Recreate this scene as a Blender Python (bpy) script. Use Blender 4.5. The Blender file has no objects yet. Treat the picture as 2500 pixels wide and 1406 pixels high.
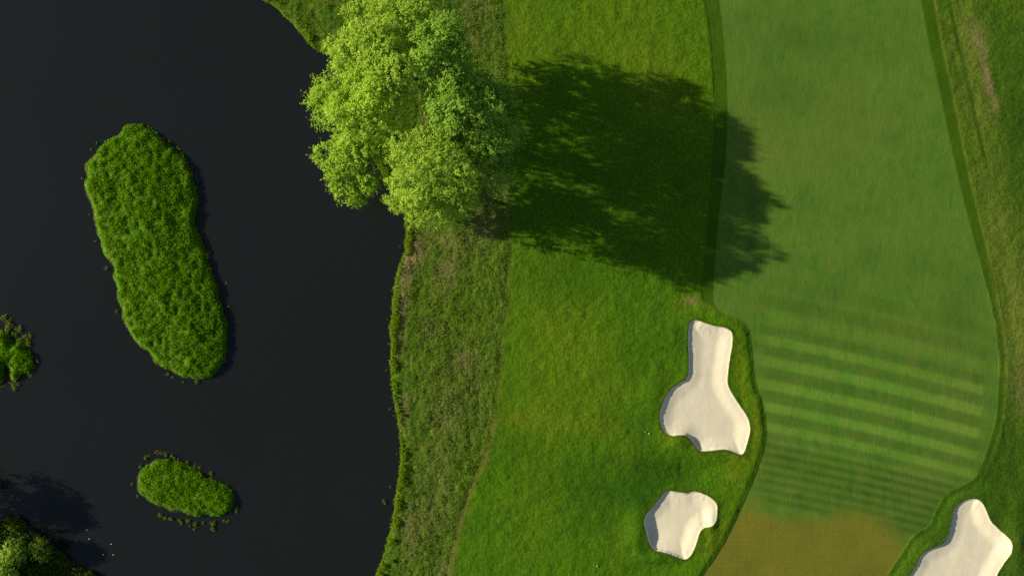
import bpy, math, random
import numpy as np
from mathutils import Vector

random.seed(4)
RNG = np.random.default_rng(7)
SC = bpy.context.scene
COL = SC.collection
S = 0.06                      # metres on the ground per pixel of the 2500 px wide photograph
H = 100.0                     # drone height
WATER = -0.45

# ------------------------------------------------------------------ camera
cam_d = bpy.data.cameras.new('camera')
cam = bpy.data.objects.new('camera', cam_d); COL.objects.link(cam)
cam.location = (0, 0, H); cam.rotation_euler = (0, 0, 0)
cam_d.sensor_fit = 'HORIZONTAL'
cam_d.angle = 2 * math.atan(75.0 / H)
cam_d.clip_start = 0.5; cam_d.clip_end = 4000
SC.camera = cam

# ------------------------------------------------------------------ light
ELEV = math.radians(21.5)
TO = Vector((0.979 * math.cos(ELEV), -0.205 * math.cos(ELEV), -math.sin(ELEV)))   # way the light travels
sun_d = bpy.data.lights.new('sun', 'SUN'); sun_d.energy = 4.6; sun_d.angle = math.radians(0.6)
sun_d.color = (1.0, 0.90, 0.74)
sun = bpy.data.objects.new('sun', sun_d); COL.objects.link(sun)
sun.rotation_mode = 'QUATERNION'; sun.rotation_quaternion = TO.to_track_quat('-Z', 'Y')
sun.location = (-60, 10, 60)
W = bpy.data.worlds.new('World'); SC.world = W; W.use_nodes = True
wn = W.node_tree; wn.nodes.clear()
sky = wn.nodes.new('ShaderNodeTexSky'); sky.sky_type = 'NISHITA'; sky.sun_disc = False
sky.air_density = 1.0; sky.dust_density = 0.8; sky.ozone_density = 0.8; sky.sun_elevation = ELEV; sky.sun_rotation = math.atan2(-TO.x, -TO.y)
bg = wn.nodes.new('ShaderNodeBackground'); bg.inputs['Strength'].default_value = 0.065
wo = wn.nodes.new('ShaderNodeOutputWorld')
wn.links.new(sky.outputs[0], bg.inputs[0]); wn.links.new(bg.outputs[0], wo.inputs[0])
SC.view_settings.view_transform = 'Standard'; SC.view_settings.look = 'None'
SC.view_settings.exposure = 0.75; SC.view_settings.gamma = 1.0
SC.view_settings.use_curve_mapping = False
SC.cycles.max_bounces = 8; SC.cycles.diffuse_bounces = 7; SC.cycles.transmission_bounces = 4
SC.cycles.use_denoising = False

# ------------------------------------------------------------------ maths helpers
def P(u, v, h=0.0):           # photo pixel seen at height h -> world x, y
    k = S * (1 - h / H)
    return (u - 1250) * k, (703 - v) * k
def PP(pts): return np.array([P(*p) for p in pts])
def smooth(t): t = np.clip(t, 0, 1); return t * t * (3 - 2 * t)
def ss(a, b, x): return smooth((x - a) / (b - a))
def _hash(ix, iy, seed):
    n = (ix.astype(np.int64) * 374761393 + iy.astype(np.int64) * 668265263 + seed * 974634777) & 0xFFFFFFFF
    n = ((n ^ (n >> 13)) * 1274126177) & 0xFFFFFFFF
    n = (n ^ (n >> 16)) & 0xFFFFFFFF
    return n / 4294967295.0
def vnoise(x, y, seed=0):
    ix = np.floor(x); iy = np.floor(y); fx = smooth(x - ix); fy = smooth(y - iy)
    a = _hash(ix, iy, seed); b = _hash(ix + 1, iy, seed); c = _hash(ix, iy + 1, seed); d = _hash(ix + 1, iy + 1, seed)
    return (a * (1 - fx) + b * fx) * (1 - fy) + (c * (1 - fx) + d * fx) * fy
def fbm(x, y, seed=0, oct=4):
    t = 0; a = 0.5; s = 0
    for i in range(oct):
        t = t + a * vnoise(x * 2 ** i + i * 17.3, y * 2 ** i - i * 9.1, seed + i); s += a; a *= 0.5
    return t / s
def catmull(p, closed=True, n=4):
    p = np.asarray(p, float); m = len(p); out = []
    for i in range(m if closed else m - 1):
        if closed: a, b, c, d = p[(i - 1) % m], p[i], p[(i + 1) % m], p[(i + 2) % m]
        else: a, b, c, d = p[max(i - 1, 0)], p[i], p[i + 1], p[min(i + 2, m - 1)]
        for k in range(n):
            t = k / n
            out.append(0.5 * (2 * b + (c - a) * t + (2 * a - 5 * b + 4 * c - d) * t * t + (3 * b - a - 3 * c + d) * t ** 3))
    if not closed: out.append(p[-1])
    return np.array(out)
def sdf(x, y, poly, sign=True):    # positive inside
    d2 = np.full(x.shape, 1e18); ins = np.zeros(x.shape, bool); m = len(poly)
    for i in range(m if sign else m - 1):
        ax, ay = poly[i]; bx, by = poly[(i + 1) % m]
        ex, ey = bx - ax, by - ay
        L = ex * ex + ey * ey
        if L < 1e-12: continue
        t = np.clip(((x - ax) * ex + (y - ay) * ey) / L, 0, 1)
        dx = x - ax - t * ex; dy = y - ay - t * ey
        d2 = np.minimum(d2, dx * dx + dy * dy)
        if sign and abs(ey) > 1e-12:
            ins ^= ((ay > y) != (by > y)) & (x < ax + (y - ay) * ex / ey)
    d = np.sqrt(d2)
    return np.where(ins, d, -d) if sign else d

# ------------------------------------------------------------------ object helpers
def mesh_np(name, verts, faces, mat, parent=None, attrs=None, smooth_shade=False):
    verts = np.asarray(verts, np.float32); faces = np.asarray(faces, np.int32)
    k = faces.shape[1]; nf = len(faces)
    me = bpy.data.meshes.new(name)
    me.vertices.add(len(verts)); me.vertices.foreach_set('co', verts.ravel())
    me.loops.add(nf * k); me.loops.foreach_set('vertex_index', faces.ravel())
    me.polygons.add(nf); me.polygons.foreach_set('loop_start', np.arange(0, nf * k, k, dtype=np.int32))
    me.update(calc_edges=True)
    if smooth_shade: me.polygons.foreach_set('use_smooth', np.ones(nf, bool))
    for an, av in (attrs or {}).items():
        a = me.attributes.new(an, 'FLOAT', 'POINT'); a.data.foreach_set('value', np.asarray(av, np.float32).ravel())
    me.materials.append(mat)
    o = bpy.data.objects.new(name, me); COL.objects.link(o)
    if parent: o.parent = parent
    return o
def tag(o, label=None, cat=None, group=None, kind=None):
    if label: o['label'] = label
    if cat: o['category'] = cat
    if group: o['group'] = group
    if kind: o['kind'] = kind
    return o
def thing(name, loc, label, cat, group=None):
    o = bpy.data.objects.new(name, None); COL.objects.link(o); o.location = loc
    o.empty_display_size = 0.5
    return tag(o, label, cat, group)
def copy_tree(o, parent=None):
    c = o.copy(); COL.objects.link(c)
    if parent: c.parent = parent
    for ch in o.children: copy_tree(ch, c)
    return c

# ------------------------------------------------------------------ material helpers
class NT:
    def __init__(s, name):
        s.m = bpy.data.materials.new(name); s.m.use_nodes = True
        s.t = s.m.node_tree; s.t.nodes.clear()
    def n(s, typ, **kw):
        nd = s.t.nodes.new(typ)
        ins = kw.pop('ins', {})
        for k, v in kw.items(): setattr(nd, k, v)
        for k, v in ins.items(): s.set(nd.inputs[k], v)
        return nd
    def set(s, sock, v):
        if isinstance(v, bpy.types.NodeSocket): s.t.links.new(v, sock)
        else: sock.default_value = v
    def attr(s, name): return s.n('ShaderNodeAttribute', attribute_name=name).outputs['Fac']
    def obj(s): return s.n('ShaderNodeTexCoord').outputs['Object']
    def noise(s, vec, scale, detail=3, rough=0.55, dist=0.0):
        return s.n('ShaderNodeTexNoise', ins={'Vector': vec, 'Scale': scale, 'Detail': detail, 'Roughness': rough, 'Distortion': dist}).outputs['Fac']
    def map(s, vec, scale=(1, 1, 1), rot=(0, 0, 0), loc=(0, 0, 0)):
        return s.n('ShaderNodeMapping', ins={'Vector': vec, 'Scale': scale, 'Rotation': rot, 'Location': loc}).outputs[0]
    def rng(s, v, a, b, c=0.0, d=1.0):
        return s.n('ShaderNodeMapRange', ins={0: v, 1: a, 2: b, 3: c, 4: d}).outputs[0]
    def mix(s, f, a, b, mode='MIX'):
        nd = s.n('ShaderNodeMix', data_type='RGBA', blend_type=mode)
        fix = lambda c: c if isinstance(c, bpy.types.NodeSocket) else (tuple(c) + (1,) if len(c) == 3 else c)
        s.set(nd.inputs[0], f); s.set(nd.inputs[6], fix(a)); s.set(nd.inputs[7], fix(b))
        return nd.outputs[2]
    def math(s, op, a, b=0.0, c=0.0):
        nd = s.n('ShaderNodeMath', operation=op); s.set(nd.inputs[0], a); s.set(nd.inputs[1], b); s.set(nd.inputs[2], c)
        return nd.outputs[0]
    def scale(s, col, f):      # colour * scalar
        nd = s.n('ShaderNodeVectorMath', operation='SCALE'); s.set(nd.inputs[0], col); s.set(nd.inputs['Scale'], f)
        return nd.outputs[0]
    def bump(s, h, strength, dist):
        return s.n('ShaderNodeBump', ins={'Height': h, 'Strength': strength, 'Distance': dist}).outputs[0]
    def out(s, shader): s.t.links.new(shader, s.n('ShaderNodeOutputMaterial').inputs[0]); return s.m

def turf_material():
    q = NT('turf')
    o = q.obj()
    fair, cut, apron, strip, rr = (q.attr(k) for k in ('fair', 'cut', 'apron', 'strip', 'rightrough'))
    dry, straw, stripe, sand, edge, lush = (q.attr(k) for k in ('dry', 'straw', 'stripe', 'sand', 'mowedge', 'lush'))
    big = q.noise(o, 0.055, 3, 0.6)
    mid = q.noise(o, 0.22, 4, 0.6)
    clump = q.noise(o, 2.3, 4, 0.62)
    grain = q.noise(o, 6.5, 3, 0.6)
    st1 = q.noise(q.map(o, (5.5, 0.34, 1), (0, 0, math.radians(3))), 1.0, 4, 0.65)       # mower lines running up the picture
    st2 = q.noise(q.map(o, (4.6, 0.8, 1), (0, 0, math.radians(-20))), 1.0, 4, 0.65)
    mott = q.noise(q.map(o, (1.0, 0.55, 1)), 0.62, 4, 0.62, 0.8)
    g = lambda a, b: q.rng(a, b[0], b[1], b[2], b[3])
    # rough
    rough = q.mix(g(mid, (0.33, 0.67, 0, 1)), (0.039, 0.107, 0.0005), (0.057, 0.142, 0.0007))
    rough = q.mix(g(big, (0.4, 0.65, 0, 0.7)), rough, (0.059, 0.142, 0.0008))
    rough = q.mix(dry, rough, (0.092, 0.146, 0.0022))
    rough = q.mix(lush, rough, (0.027, 0.083, 0.0009))
    rough = q.scale(rough, q.math('MULTIPLY', g(clump, (0.3, 0.7, 0.72, 1.28)), g(st2, (0.3, 0.7, 0.84, 1.16))))
    # right-hand rough
    rt = q.mix(g(mid, (0.35, 0.65, 0, 1)), (0.036, 0.088, 0.0020), (0.064, 0.118, 0.0040))
    rt = q.mix(dry, rt, (0.115, 0.148, 0.016))
    rt = q.mix(lush, rt, (0.024, 0.068, 0.0014))
    rt = q.scale(rt, q.math('MULTIPLY', g(clump, (0.3, 0.7, 0.7, 1.3)), g(st1, (0.3, 0.7, 0.88, 1.12))))
    rough = q.mix(rr, rough, rt)
    # unmown strip by the water
    sp = q.mix(g(mid, (0.35, 0.65, 0, 1)), (0.046, 0.108, 0.0026), (0.086, 0.142, 0.0065))
    stn = q.noise(q.map(o, (1.6, 0.9, 1), (0, 0, 0.2)), 1.1, 5, 0.68)
    sp = q.mix(g(stn, (0.56, 0.70, 0, 0.75)), sp, (0.13, 0.125, 0.045))
    sp = q.mix(q.math('MULTIPLY', dry, 0.6), sp, (0.13, 0.150, 0.030))
    sp = q.scale(sp, q.math('MULTIPLY', g(clump, (0.3, 0.7, 0.68, 1.3)), g(st1, (0.3, 0.7, 0.74, 1.26))))
    rough = q.mix(strip, rough, sp)
    # straw / bare soil
    rough = q.mix(q.math('MULTIPLY', straw, g(clump, (0.35, 0.6, 0.35, 1))), rough, (0.20, 0.145, 0.062))
    rough = q.mix(edge, rough, (0.112, 0.132, 0.014))
    # first cut
    ct = q.mix(g(mid, (0.35, 0.65, 0, 1)), (0.031, 0.078, 0.0008), (0.042, 0.092, 0.0012))
    ct = q.scale(ct, q.math('MULTIPLY', g(st1, (0.3, 0.7, 0.9, 1.1)), g(clump, (0.3, 0.7, 0.9, 1.1))))
    col = q.mix(cut, rough, ct)
    # fairway
    fw = q.mix(g(mid, (0.36, 0.64, 0, 1)), (0.058, 0.132, 0.0110), (0.080, 0.158, 0.0140))
    fw = q.mix(g(big, (0.42, 0.62, 0, 0.5)), fw, (0.069, 0.152, 0.0110))
    fw = q.mix(g(mott, (0.50, 0.68, 0, 0.7)), fw, (0.100, 0.146, 0.020))
    fw = q.mix(g(mott, (0.47, 0.30, 0, 0.65)), fw, (0.044, 0.112, 0.0150))
    fw = q.mix(dry, fw, (0.110, 0.155, 0.020))
    fw = q.mix(lush, fw, (0.044, 0.098, 0.010))
    fw = q.scale(fw, q.math('MULTIPLY', g(st1, (0.3, 0.7, 0.89, 1.11)), g(grain, (0.3, 0.7, 0.95, 1.05))))
    worn = q.noise(o, 1.7, 5, 0.7)
    fw = q.mix(q.math('MULTIPLY', g(worn, (0.60, 0.74, 0, 0.55)), g(big, (0.42, 0.56, 0.2, 1))), fw, (0.140, 0.140, 0.032))
    fw = q.scale(fw, q.math('ADD', 1.0, stripe))
    ap = q.mix(g(mid, (0.35, 0.65, 0, 1)), (0.117, 0.120, 0.012), (0.148, 0.138, 0.013))
    ap = q.scale(ap, g(q.noise(q.map(o, (0.5, 3.0, 1), (0, 0, math.radians(-12))), 1.0, 3), (0.3, 0.7, 0.93, 1.07)))
    fw = q.mix(apron, fw, ap)
    col = q.mix(fair, col, fw)
    # sand
    sd = q.mix(g(q.noise(o, 0.5, 4, 0.6), (0.35, 0.65, 0, 1)), (0.615, 0.555, 0.385), (0.655, 0.59, 0.415))
    sd = q.scale(sd, g(q.noise(o, 7.0, 3, 0.6), (0.3, 0.7, 0.96, 1.04)))
    sandm = q.rng(sand, -0.05, 0.05)
    rim = q.math('MULTIPLY', q.rng(sand, -0.40, -0.02), q.rng(stn, 0.42, 0.62))
    col = q.mix(q.math('MULTIPLY', rim, 0.45), col, (0.16, 0.125, 0.035))
    col = q.mix(sandm, col, sd)
    # relief
    tall = q.math('MAXIMUM', strip, q.math('MULTIPLY', q.math('SUBTRACT', 1.0, q.math('MAXIMUM', fair, cut)), 0.55))
    hgt = q.math('ADD', q.math('MULTIPLY', clump, 1.0), q.math('MULTIPLY', grain, 0.5))
    rk = q.noise(q.map(o, (4.5, 1.6, 1), (0, 0, math.radians(-24))), 1.0, 4, 0.65)
    hgt = q.mix(sandm, hgt, rk)
    amp = q.math('ADD', 0.035, q.math('MULTIPLY', tall, 0.14))
    amp = q.math('ADD', q.math('MULTIPLY', amp, q.math('SUBTRACT', 1.0, sandm)), q.math('MULTIPLY', sandm, 0.012))
    nb = q.n('ShaderNodeBump', ins={'Height': q.math('MULTIPLY', hgt, amp), 'Strength': 1.0, 'Distance': 1.0}).outputs[0]
    b = q.n('ShaderNodeBsdfPrincipled', ins={'Base Color': col, 'Roughness': 0.9, 'Normal': nb, 'Specular IOR Level': 0.1})
    return q.out(b.outputs[0])
TURF = turf_material()

def leaf_material(name, dark, light, gold=None, trans=0.35, gold_at=0.8):
    q = NT(name)
    t = q.attr('tint')
    n = q.noise(q.obj(), 0.5, 3, 0.6)
    f = q.math('ADD', q.math('MULTIPLY', t, 0.75), q.math('MULTIPLY', q.math('SUBTRACT', n, 0.5), 0.9))
    c = q.mix(q.rng(f, 0.05, 0.75), dark, light)
    if gold: c = q.mix(q.rng(t, gold_at, min(gold_at + 0.12, 1.0)), c, gold)
    d = q.n('ShaderNodeBsdfPrincipled', ins={'Base Color': c, 'Roughness': 0.6, 'Specular IOR Level': 0.06})
    tr = q.n('ShaderNodeBsdfTranslucent', ins={'Color': q.scale(c, 1.15)})
    mx = q.n('ShaderNodeMixShader', ins={0: trans, 1: d.outputs[0], 2: tr.outputs[0]})
    return q.out(mx.outputs[0])
def plain_material(name, a, b, scale=3.0, rough=0.9, bump=0.3, dist=0.05):
    q = NT(name); o = q.obj()
    n = q.noise(o, scale, 4, 0.6)
    c = q.mix(q.rng(n, 0.3, 0.7), a, b)
    s = q.n('ShaderNodeBsdfPrincipled', ins={'Base Color': c, 'Roughness': rough, 'Specular IOR Level': 0.2, 'Normal': q.bump(n, bump, dist)})
    return q.out(s.outputs[0])
def water_material():
    q = NT('pond_water'); o = q.obj()
    n = q.noise(o, 0.03, 3, 0.5)
    c = q.mix(q.rng(n, 0.35, 0.65), (0.0094, 0.0112, 0.0098), (0.0100, 0.0122, 0.0112))
    rip = q.noise(o, 1.1, 3, 0.5)
    s = q.n('ShaderNodeBsdfPrincipled', ins={'Base Color': c, 'Roughness': 0.12, 'IOR': 1.33, 'Specular IOR Level': 0.42, 'Normal': q.bump(rip, 0.04, 0.05)})
    return q.out(s.outputs[0])
BARK = plain_material('bark', (0.06, 0.045, 0.03), (0.13, 0.10, 0.075), 6.0)
MUD = plain_material('mud', (0.014, 0.011, 0.006), (0.032, 0.023, 0.012), 2.5)
LEAF_YELLOW = leaf_material('leaf_yellow_green', (0.22, 0.35, 0.026), (0.42, 0.59, 0.060), None, 0.38)
LEAF_GREEN = leaf_material('leaf_mid_green', (0.17, 0.32, 0.026), (0.33, 0.52, 0.055), None, 0.38)
LEAF_FRESH = leaf_material('leaf_fresh_green', (0.21, 0.36, 0.022), (0.42, 0.61, 0.048), None, 0.38)
LEAF_DEEP = leaf_material('leaf_deep_green', (0.16, 0.30, 0.026), (0.30, 0.48, 0.052), None, 0.38)
ISLE = leaf_material('island_sedge', (0.096, 0.245, 0.0018), (0.200, 0.390, 0.0050), (0.320, 0.420, 0.024), 0.5, 0.9)
ISLE_BASE = plain_material('island_ground_cover', (0.055, 0.140, 0.0014), (0.100, 0.205, 0.0030), 2.2, 0.95, 0.5, 0.08)
TUFT = leaf_material('weed_leaf', (0.12, 0.19, 0.016), (0.27, 0.33, 0.045), None, 0.4)
STRIP = leaf_material('unmown_grass', (0.080, 0.170, 0.0016), (0.175, 0.280, 0.007), (0.29, 0.27, 0.085), 0.45, 0.84)
BANKG = leaf_material('bank_edge_grass', (0.130, 0.235, 0.005), (0.260, 0.370, 0.014), None, 0.45)
ROUGHG = leaf_material('rough_grass_blade', (0.034, 0.078, 0.0024), (0.064, 0.112, 0.0040), None, 0.25)
LIPG = leaf_material('lip_grass', (0.070, 0.130, 0.004), (0.130, 0.190, 0.008), (0.24, 0.20, 0.06), 0.4, 0.8)
DARKVEG = leaf_material('undergrowth_leaf', (0.070, 0.150, 0.008), (0.140, 0.230, 0.016), (0.20, 0.17, 0.08), 0.4, 0.9)
STONE = plain_material('pale_stone', (0.16, 0.19, 0.075), (0.24, 0.27, 0.12), 8.0)
WHITE = plain_material('white_debris', (0.7, 0.7, 0.68), (0.8, 0.8, 0.78), 20.0)

# ------------------------------------------------------------------ outlines traced in photo pixels
SHORE = [(300, -220), (470, -110), (590, -30), (647, 0), (670, 13), (692, 36), (711, 55), (728, 73), (745, 92), (766, 113), (784, 124), (805, 134), (822, 147), (837, 166),
         (850, 205), (870, 270), (897, 345), (930, 415), (962, 465), (985, 510), (992, 545), (992, 586), (985, 629), (970, 672), (961, 714), (958, 763), (956, 824),
         (956, 891), (958, 939), (964, 976), (970, 1012), (976, 1055), (979, 1092), (978, 1128), (973, 1171), (968, 1207), (964, 1244), (958, 1280), (949, 1323),
         (936, 1365), (921, 1402), (890, 1470), (850, 1560), (800, 1700)]
MOW = [(1215, -260), (1222, -60), (1224, 0), (1229, 60), (1233, 120), (1238, 200), (1243, 300), (1246, 400), (1247, 500), (1249, 560), (1244, 611), (1238, 672), (1232, 733), (1226, 806),
       (1219, 879), (1213, 939), (1204, 1012), (1192, 1073), (1177, 1122), (1159, 1159), (1143, 1195), (1128, 1244), (1113, 1299), (1098, 1360), (1092, 1406), (1080, 1500), (1060, 1700)]
FAIR = [(1725, -260), (1745, -60), (1755, 0), (1766, 90), (1774, 190), (1776, 290), (1771, 390), (1761, 480), (1751, 570), (1745, 640), (1742, 700), (1746, 752), (1775, 770), (1808, 784), (1828, 808), (1836, 850),
        (1839, 900), (1848, 945), (1863, 990), (1872, 1040), (1869, 1085), (1853, 1135), (1832, 1190), (1803, 1255), (1772, 1318), (1740, 1370), (1715, 1406), (1670, 1480), (1600, 1600),
        (2080, 1600), (2125, 1480), (2167, 1403), (2199, 1352), (2232, 1305), (2269, 1281), (2290, 1232), (2318, 1200), (2372, 1172), (2398, 1130), (2414, 1082), (2428, 1030), (2436, 972), (2438, 865),
        (2422, 757), (2395, 650), (2378, 585), (2350, 480), (2320, 350), (2292, 220), (2266, 100), (2248, 0), (2236, -60), (2200, -260)]
CUTL = [(1690, -260), (1710, -60), (1718, 0), (1729, 60), (1738, 150), (1743, 260), (1741, 350), (1734, 450), (1726, 560), (1718, 650), (1713, 700), (1718, 735), (1760, 750), (1820, 752), (1820, 400), (1820, 0), (1800, -260)]
CUTR = [(2240, -260), (2268, -60), (2279, 0), (2296, 100), (2322, 220), (2348, 350), (2377, 480), (2404, 590), (2424, 670), (2441, 757), (2455, 865), (2454, 972), (2444, 1040), (2428, 1092), (2405, 1145), (2380, 1182), (2300, 1150), (2300, 700), (2150, 0), (2120, -260)]
APRON = [(1690, 1240), (1815, 1232), (1860, 1244), (1902, 1257), (1952, 1266), (2010, 1262), (2077, 1256), (2131, 1267), (2168, 1289), (2190, 1315), (2205, 1350), (2200, 1420), (2150, 1620), (1560, 1620)]
B1 = [(1686, 785), (1701, 782), (1721, 789), (1741, 795), (1761, 798), (1779, 805), (1786, 818), (1785, 846), (1779, 881), (1775, 916), (1776, 941), (1789, 966), (1804, 989), (1819, 1011), (1827, 1031), (1829, 1051),
      (1824, 1074), (1816, 1099), (1809, 1108), (1794, 1104), (1779, 1098), (1761, 1096), (1736, 1099), (1711, 1100), (1698, 1089), (1685, 1072), (1673, 1061), (1656, 1060), (1636, 1062), (1620, 1051), (1611, 1031), (1609, 1011),
      (1614, 989), (1623, 969), (1641, 946), (1661, 933), (1673, 926), (1680, 910), (1680, 886), (1679, 856), (1679, 825), (1680, 800)]
B2 = [(1632, 1197), (1651, 1199), (1673, 1202), (1693, 1198), (1716, 1204), (1736, 1216), (1748, 1230), (1749, 1250), (1746, 1267), (1736, 1280), (1716, 1287), (1706, 1300), (1701, 1317), (1691, 1343), (1678, 1360), (1666, 1363),
      (1646, 1355), (1620, 1346), (1600, 1342), (1585, 1328), (1578, 1302), (1571, 1277), (1575, 1255), (1593, 1237), (1608, 1217), (1618, 1204)]
B3 = [(2362, 1216), (2381, 1216), (2392, 1225), (2400, 1239), (2411, 1266), (2430, 1287), (2448, 1303), (2459, 1319), (2459, 1344), (2446, 1368), (2432, 1392), (2415, 1425), (2380, 1460), (2320, 1475), (2240, 1470), (2200, 1440), (2214, 1406),
      (2233, 1376), (2244, 1352), (2266, 1337), (2295, 1325), (2311, 1301), (2318, 1268), (2325, 1239), (2341, 1224)]
ISL1 = [(299, 310), (309, 305), (334, 304), (354, 312), (369, 325), (389, 342), (414, 360), (436, 380), (449, 399), (461, 429), (471, 469), (471, 504), (469, 549), (479, 574), (489, 599), (496, 629), (509, 663), (519, 693), (528, 733),
        (538, 773), (546, 808), (546, 843), (541, 878), (523, 907), (499, 922), (474, 925), (454, 922), (429, 915), (409, 902), (384, 895), (369, 885), (359, 863), (344, 850), (329, 838), (309, 813), (294, 783), (287, 753), (279, 713), (274, 678),
        (270, 651), (250, 624), (245, 599), (232, 564), (227, 529), (217, 499), (204, 464), (202, 444), (207, 429), (202, 409), (215, 387), (240, 355), (265, 335), (284, 325)]
ISL2 = [(379, 1124), (398, 1125), (422, 1127), (441, 1136), (455, 1147), (474, 1157), (502, 1171), (531, 1185), (550, 1195), (564, 1214), (564, 1233), (550, 1252), (526, 1261), (502, 1260), (478, 1259), (450, 1252), (417, 1247), (393, 1240),
        (369, 1233), (353, 1218), (336, 1199), (333, 1181), (335, 1162), (351, 1143), (365, 1131)]
ISL3 = [(-10, 815), (8, 822), (20, 838), (38, 842), (52, 852), (64, 866), (70, 887), (66, 900), (58, 912), (44, 910), (38, 925), (28, 932), (19, 922), (14, 905), (4, 890), (-4, 905), (-4, 930), (-20, 940), (-60, 925), (-85, 890), (-80, 850), (-45, 825)]
BANK = [(-400, 1250), (-120, 1262), (0, 1266), (24, 1265), (47, 1271), (71, 1294), (95, 1316), (123, 1339), (152, 1360), (180, 1380), (208, 1396), (227, 1406), (270, 1440), (330, 1500), (400, 1620), (-400, 1620)]

land = catmull(PP(SHORE), False, 3); land = np.vstack([land, [(-27, -300), (400, -300), (400, 300), (-80, 300)]])
mow = catmull(PP(MOW), False, 3); mowp = np.vstack([mow, [(400, -70), (400, 70)]])
fair = catmull(PP(FAIR), True, 3); cutl = catmull(PP(CUTL), True, 3); cutr = catmull(PP(CUTR), True, 3); apron = catmull(PP(APRON), True, 3)
bunk = [catmull(PP(b), True, 3) for b in (B1, B2, B3)]

# ------------------------------------------------------------------ terrain grid (golf course side)
G = 0.2
X0, X1, Y0, Y1 = -52.0, 90.0, -56.0, 56.0
nx = int(round((X1 - X0) / G)) + 1; ny = int(round((Y1 - Y0) / G)) + 1
gx, gy = np.meshgrid(np.linspace(X0, X1, nx), np.linspace(Y0, Y1, ny))
U = gx / S + 1250; V = 703 - gy / S           # photo pixel above each ground point
jx = gx + 0.5 * (fbm(gx * 0.9, gy * 0.9, 3, 3) - 0.5); jy = gy + 0.5 * (fbm(gx * 0.9, gy * 0.9, 9, 3) - 0.5)
d_land = sdf(jx, jy, land)
d_mow = sdf(gx, gy, mowp)
d_fair = sdf(gx, gy, fair); d_cl = sdf(gx, gy, cutl); d_cr = sdf(gx, gy, cutr); d_ap = sdf(jx, jy, apron)
wx = gx + 0.10 * (fbm(gx * 2.0, gy * 2.0, 31, 2) - 0.5); wy = gy + 0.10 * (fbm(gx * 2, gy * 2, 37, 2) - 0.5)
d_b = [sdf(wx, wy, b) for b in bunk]
d_sand = np.maximum.reduce(d_b)
def blob(u, v, ru, rv=None, ang=0.0):
    rv = rv or ru; c, s_ = math.cos(ang), math.sin(ang)
    a = ((U - u) * c + (V - v) * s_) / ru; b = (-(U - u) * s_ + (V - v) * c) / rv
    return np.exp(-(a * a + b * b))

fmask = ss(-0.10, 0.10, d_fair)
cright = ss(-0.2, 0.2, d_cr) * (1 - 0.65 * ss(560, 760, V))
cmask = np.maximum(ss(-0.15, 0.15, d_cl), cright) * (1 - ss(740, 775, V) * (U < 1900))
smask = (1 - ss(-0.25, 0.25, d_mow + 0.6 * (fbm(gx * .8, gy * .8, 5, 3) - .5)))
rr = ((U > 2150) * 1.0)
apm = ss(-1.5, 1.6, d_ap + 2.6 * (fbm(gx * .35, gy * .8, 12, 4) - .5)) * (0.80 + 0.3 * fbm(gx * .12, gy * .3, 13, 3))
apm = np.clip(apm, 0, 1)

# dry (yellowed) turf, lush turf and bare straw, where the photograph has them
dry = np.zeros_like(gx); lush = np.zeros_like(gx); straw = np.zeros_like(gx)
n8 = fbm(gx * 0.16, gy * 0.16, 21, 4); n3 = fbm(gx * 0.5, gy * 0.5, 22, 4)
def add(a, amt, *b): a += amt * blob(*b)
add(dry, .55, 1520, 90, 210, 130); add(dry, .45, 1650, 230, 110, 110); add(dry, .5, 1275, 120, 45, 200); add(dry, .4, 1420, 1040, 230, 26, 0.08); add(dry, .35, 1250, 1022, 90, 12)
add(dry, .55, 1700, 742, 60, 22); add(dry, .45, 1330, 840, 120, 260); add(dry, .3, 1290, 1200, 70, 220); add(dry, .5, 1535, 1120, 22, 70); add(dry, .95, 1808, 915, 13, 110, -0.12)
add(dry, .95, 1844, 1050, 13, 70); add(dry, .8, 1800, 1150, 32, 50); add(dry, .8, 1745, 1305, 20, 70, 0.5); add(dry, .45, 1640, 1085, 40, 18); add(dry, .5, 1520, 1330, 40, 60)
add(dry, .35, 1500, 930, 140, 200); add(dry, .4, 2475, 1330, 20, 60)
add(dry, .35, 1850, 330, 60, 130); add(dry, .3, 2080, 260, 130, 90); add(dry, .3, 2230, 30, 60, 90); add(dry, .3, 1990, 380, 160, 60); add(dry, .25, 2150, 560, 160, 60)
add(dry, .35, 2330, 990, 70, 160); add(dry, .3, 2250, 820, 120, 60); add(dry, .3, 1900, 920, 50, 60); add(dry, .45, 2250, 1190, 60, 60); add(dry, .3, 1880, 1100, 30, 100)
add(dry, .75, 2375, 170, 40, 160, -0.16); add(dry, .65, 2440, 560, 50, 220, -0.15); add(dry, .7, 2475, 800, 40, 140); add(dry, .3, 2350, 60, 20, 60)
add(lush, .55, 1560, 1180, 110, 60); add(lush, .7, 1580, 1350, 60, 45); add(lush, .6, 1560, 900, 60, 200); add(lush, .5, 1460, 1200, 180, 120); add(lush, .45, 1220, 1090, 70, 60)
add(lush, .5, 1660, 830, 40, 60); add(lush, .7, 1660, 1140, 60, 28); add(lush, .5, 1380, 690, 120, 60); add(lush, .6, 2480, 330, 60, 220); add(lush, .5, 2455, 1150, 80, 130); add(lush, .5, 2410, 1330, 200, 120)
add(lush, .4, 2000, 90, 200, 60); add(lush, .4, 1900, 240, 120, 60); add(lush, .4, 2340, 740, 50, 80); add(lush, .3, 2200, 640, 90, 40); add(lush, .55, 2330, 1260, 60, 60)
add(lush, .35, 1430, 480, 200, 160)
dry = np.clip(dry * (0.25 + 1.5 * n8), 0, 1); lush = np.clip(lush * (0.3 + 1.4 * fbm(gx * .2, gy * .2, 44, 3)), 0, 1)
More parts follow.
